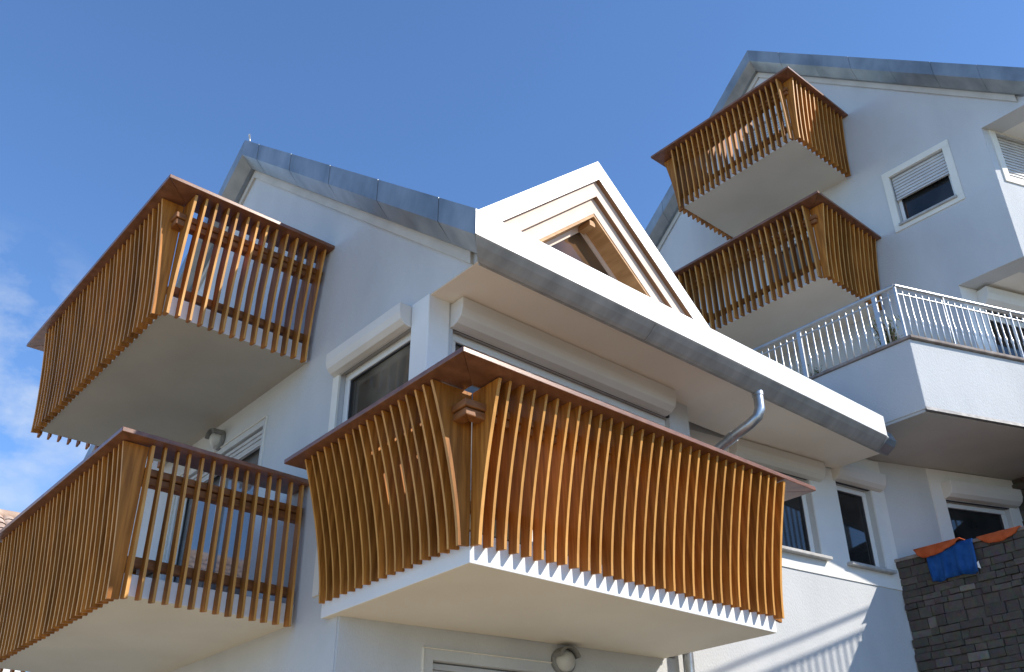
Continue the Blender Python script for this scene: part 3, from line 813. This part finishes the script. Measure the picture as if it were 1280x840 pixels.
MB().box(9.085, 9.115, 4.055, 4.085, zc, zh-0.02).build('post', 'steel', tr, bevel=0.004)
for s_ in (0.66, 1.62, 2.6, 3.6):
    p = RG0+ft*s_
    MB().box(p.x-0.014, p.x+0.014, p.y-0.014, p.y+0.014, zc, zh-0.02).build('post', 'galv', tr, bevel=0.003)

# ------------------------------------------------------------------ potted plants on the terrace
def bush(x, y, z, r, h, label):
    t = empty('potted_plant', (x, y, z), label, 'plant', 'potted plants on the terrace')
    MB().lathe((x, y, z), (0, 0, 1), [(0.0, 0), (0.15, 0), (0.17, 0.10), (0.19, 0.10), (0.19, 0.14), (0.165, 0.14), (0.15, 0.11), (0.0, 0.11)], 18).build('pot', 'pot', t)
    st, lf = MB(), MB()
    for i in range(16):
        a = random.uniform(0, 2*math.pi); q = random.uniform(0.3, 1)*r
        tip = Vector((x+math.cos(a)*q, y+math.sin(a)*q, z+0.12+h*random.uniform(0.55, 1)))
        mid = Vector((x+math.cos(a)*q*0.35, y+math.sin(a)*q*0.35, z+0.12+(tip.z-z-0.12)*0.5))
        b = Vector((x+random.uniform(-.05, .05), y+random.uniform(-.05, .05), z+0.10))
        st.tube([b, mid, tip], [0.008, 0.006, 0.003], 5)
        for j in range(60):
            u = random.uniform(0.2, 1)
            p = (b.lerp(mid, u*2) if u < 0.5 else mid.lerp(tip, u*2-1))+Vector([random.gauss(0, 0.035) for _ in range(3)])
            d = Vector([random.gauss(0, 1) for _ in range(3)]).normalized(); s = d.orthogonal().normalized()
            l = random.uniform(0.03, 0.06)
            lf.add([p-d*l*0.5, p+s*l*0.22, p+d*l*0.5, p-s*l*0.22], [(0, 1, 2, 3)])
    st.build('stem', 'bark', t)
    lf.build('foliage', 'leaf', t)
bush(9.60, 4.50, 6.775, 0.20, 0.62, 'bushy olive green potted plant behind the terrace railing corner')
bush(9.7, 5.6, 6.775, 0.20, 0.40, 'low olive green potted plant behind the steel railing, under the wooden balcony')

# unseen earth bank, added to dim the bounce under the terrace
bk = MB().box(10.12, 60, -40, 1.5, 0.0, 6.0); bk.box(10.12, 11.5, 1.5, 4.2, 0.0, 4.55)
tag(bk.build('added_bank', 'soil'), 'unseen dark earth bank added behind the stone wall to dim bounced light', 'bank', kind='structure')
# ------------------------------------------------------------------ stone walls
def stone_wall(name, x, y0, y1, z0, z1, label, thick=0.35, cope=True, face_end=True):
    t = empty(name, (x, (y0+y1)/2, 0), label, 'stone wall')
    MB().box(x+0.02, x+thick, y0+0.01, y1-0.01, z0, z1-0.01).build('core', 'mortar', t)
    st = MB()
    z = z0
    rnd = random.Random(11)
    while z < z1-0.04:
        hh = min(rnd.choice((0.06, 0.075, 0.09, 0.11)), z1-z)
        y = y1-rnd.uniform(0, 0.03)*0
        while y > y0+0.02:
            w = min(rnd.uniform(0.08, 0.23), y-y0)
            j = rnd.uniform(-0.016, 0.012); g_ = 0.0022
            e = rnd.uniform(-0.004, 0.012) if y > y1-0.001 else -g_
            c = [rnd.uniform(-0.007, 0.007) for _ in range(8)]
            st.hexa([(x+j+c[0], y-w+g_, z+g_+c[4]*.6), (x+j+c[1], y+e, z+g_+c[5]*.6), (x+0.1, y+min(e, 0), z+g_), (x+0.1, y-w+g_, z+g_),
                     (x+j+c[2], y-w+g_, z+hh-g_+c[6]*.6), (x+j+c[3], y+e, z+hh-g_+c[7]*.6), (x+0.1, y+min(e, 0), z+hh-g_), (x+0.1, y-w+g_, z+hh-g_)])
            y -= w
        z += hh
    st.build('stones', 'stone', t, bevel=0.006)
    if cope:
        MB().box(x-0.02, x+thick+0.02, y0, y1+0.03, z1, z1+0.035).build('coping', 'coping', t, bevel=0.006)
    return t
stone_wall('stone_wall', 9.76, 1.2, 5.06, 0.0, 4.735, 'dark squared-stone wall with towels hung over its coping')
stone_wall('stone_wall', 11.55, 1.5, 4.36, 3.0, 5.92, 'dark stone wall rising to the terrace underside at the right edge', cope=False)

# unseen slatted fence, added to cast the striped shadow on the lower front wall
fn = empty('shadow_fence', (11.4, 1.0, 6.0), 'unseen grey slatted fence added on the earth bank to cast a striped shadow', 'fence')
fa = R(22); fd = Vector((math.cos(fa), math.sin(fa), 0)); fq = Vector((-fd.y, fd.x, 0))
f0 = Vector((11.73, 1.12, 0))-fd*1.60; f1 = f0+fd*2.45
def fbar(a, b, w, z0, z1, name):
    q = [a-fq*w, b-fq*w, b+fq*w, a+fq*w]
    return MB().hexa([tuple(v+Vector((0, 0, z0))) for v in q]+[tuple(v+Vector((0, 0, z1))) for v in q]).build(name, 'grey_stone', fn)
fbar(f0, f1, 0.02, 7.66, 7.682, 'rail'); fbar(f0, f1, 0.02, 7.47, 7.50, 'rail'); fbar(f0, f1, 0.02, 6.10, 6.16, 'rail')
for j in range(31):
    c_ = f0+fd*(0.06+0.078*j); fbar(c_-fd*0.014, c_+fd*0.014, 0.010, 6.165, 7.468, 'picket')
for c_ in (f0+fd*0.02, f1-fd*0.02): fbar(c_-fd*0.02, c_+fd*0.02, 0.024, 5.9, 7.659, 'post')
# ------------------------------------------------------------------ towels over the stone wall
def cloth(name, mat, y0, y1, front, back, label, fold=0.01, nu=28, out=0.0):
    """sheet hung over the coping: front(u) is how far it hangs down the visible side"""
    zt_ = 4.773+out
    m = MB(); rows = []
    xf, xb = 9.735-out, 10.13+out
    for i in range(nu+1):
        u = i/nu; y = y0+(y1-y0)*u
        f, b = front(u), back(u)
        w = fold*math.sin(u*19+1.3)+fold*0.6*math.sin(u*41)
        pts_ = []
        for k in range(7):
            v = 1-k/6
            pts_.append((xf-0.006-w*v-0.012*v*(1-v)*4, y+0.01*math.sin(v*5+u*9)*v, zt_-f*v))
        for k in range(1, 6):
            pts_.append((xf+(xb-xf)*k/5, y, zt_+0.004+0.004*math.sin(u*15+k)))
        for k in range(1, 5):
            pts_.append((xb+0.006, y, zt_-b*k/4))
        rows.append(pts_)
    n = len(rows[0])
    m.add([p for r in rows for p in r], [(i*n+k, i*n+k+1, (i+1)*n+k+1, (i+1)*n+k) for i in range(nu) for k in range(n-1)], True)
    o = m.build(name, mat, None, solid=0.008)
    return tag(o, label, 'towel', 'towels drying on the stone wall')
hang = lambda p, d: (lambda u: 0.012+d*max(0.0, math.sin(math.pi*u**p))**0.8)
cloth('towel', 'orange_cloth', 4.80, 4.30, hang(0.55, 0.10), lambda u: 0.2, 'orange cloth hung over the stone wall, left of the blue towel and partly over it', out=0.03)
cloth('towel', 'orange_cloth', 4.135, 3.70, hang(0.85, 0.085), lambda u: 0.2, 'orange cloth hung over the stone wall, right of the blue towel')
bt = cloth('towel', 'blue_cloth', 4.69, 4.19, lambda u: 0.335+0.01*math.sin(u*9) if u > .12 else 0.335, lambda u: 0.3, 'blue towel hanging between two orange cloths on the stone wall', 0.017, nu=48)
MB().hexa([(9.705, 4.19, 4.47), (9.705, 4.165, 4.455), (9.709, 4.165, 4.455), (9.709, 4.19, 4.47), (9.705, 4.19, 4.52), (9.705, 4.172, 4.535), (9.709, 4.172, 4.535), (9.709, 4.19, 4.52)]).build('care_tag', 'white_cloth', bt)

# ------------------------------------------------------------------ wall lamps
def lamp(o, axis, r, label):
    o = Vector(o); ax = Vector(axis).normalized()
    t = empty('wall_lamp', o, label, 'lamp', 'round bulkhead lamps on the near house')
    MB().lathe(o, ax, [(0.0, 0), (r, 0), (r*1.02, 0.02), (r*0.98, 0.04), (r*0.84, 0.045)], 28).build('housing', 'lamp_body', t)
    prof = [(r*0.82*math.cos(q*math.pi/2/8), 0.042+0.075*math.sin(q*math.pi/2/8)) for q in range(9)]
    MB().lathe(o, ax, prof, 28).build('diffuser', 'lamp_glass', t)
    u = Vector((0, 0, 1)).cross(ax).normalized(); w = ax.cross(u)
    hd = MB(); n = 16; vs = []; fs = []
    for k in range(n+1):
        a_ = R(12)+R(156)*k/n
        d = u*math.cos(a_)+w*math.sin(a_)
        if w.z < 0: d = u*math.cos(a_)-w*math.sin(a_)
        vs += [tuple(o+d*r*1.0+ax*0.03), tuple(o+d*r*0.97+ax*0.125), tuple(o+d*r*0.80+ax*0.14), tuple(o+d*r*0.86+ax*0.05)]
    for k in range(n):
        for q in range(4):
            fs.append((k*4+q, k*4+(q+1) % 4, (k+1)*4+(q+1) % 4, (k+1)*4+q))
    fs += [(0, 1, 2, 3), (n*4, n*4+3, n*4+2, n*4+1)]
    hd.add(vs, fs, False); hd.build('hood', 'lamp_body', t)
lamp((5.50, ycurve(5.5)-0.001, 3.27), (-0.17, -1, 0), 0.105, 'round lamp under the front balcony, beside the shuttered door')
lamp((XW-0.001, 8.72, 5.66), (-1, 0, 0), 0.105, 'round lamp under the top left balcony, above the balcony door')

# ------------------------------------------------------------------ neighbour's tiled roof at the left edge
nb = empty('house', (2.0, 22.0, 0), 'neighbouring house with a clay tiled roof, just peeping out at the left edge', 'house')
MB().box(-6.5, 5.0, 19.2, 26.0, 0, 6.35).build('wall', 'render_white', nb)
ry, rz, ey, ez = 22.3, 8.90, 18.7, 6.5
tl = MB()
cols, rows_ = 52, 12
for sgn in (-1, 1):
    for i in range(cols):
        xx = -7.0+12.4*i/cols; wd = 12.4/cols
        for j in range(rows_):
            f0, f1 = j/rows_, (j+1.12)/rows_
            ya, yb = ry+sgn*(ry-ey)*f0, ry+sgn*(ry-ey)*f1
            za, zb_ = rz-(rz-ez)*f0, rz-(rz-ez)*f1
            vs, fs = [], []
            for k in range(6):
                an = math.pi*k/5
                ox = wd*(0.5-0.5*math.cos(an)); oz = 0.06*math.sin(an)
                vs += [(xx+ox, ya, za+oz), (xx+ox, yb, zb_+oz+0.03)]
            fs = [(2*k, 2*k+1, 2*k+3, 2*k+2) for k in range(5)]
            tl.add(vs, fs, True)
tl.build('roof', 'tile', nb)
rd = MB()
for i in range(30):
    rd.tube([(-7.0+12.4*i/30, ry, rz+0.02), (-7.0+12.4*(i+1)/30+0.03, ry, rz+0.02)], [0.11, 0.125], 10)
rd.build('ridge_tiles', 'tile', nb)
MB().hexa([(-6.9, ey+.2, ez-.12), (5.3, ey+.2, ez-.12), (5.3, ry, rz-.15), (-6.9, ry, rz-.15), (-6.9, ey+.2, ez-.02), (5.3, ey+.2, ez-.02), (5.3, ry, rz-.03), (-6.9, ry, rz-.03)]).build('roof_boards', 'beam', nb)
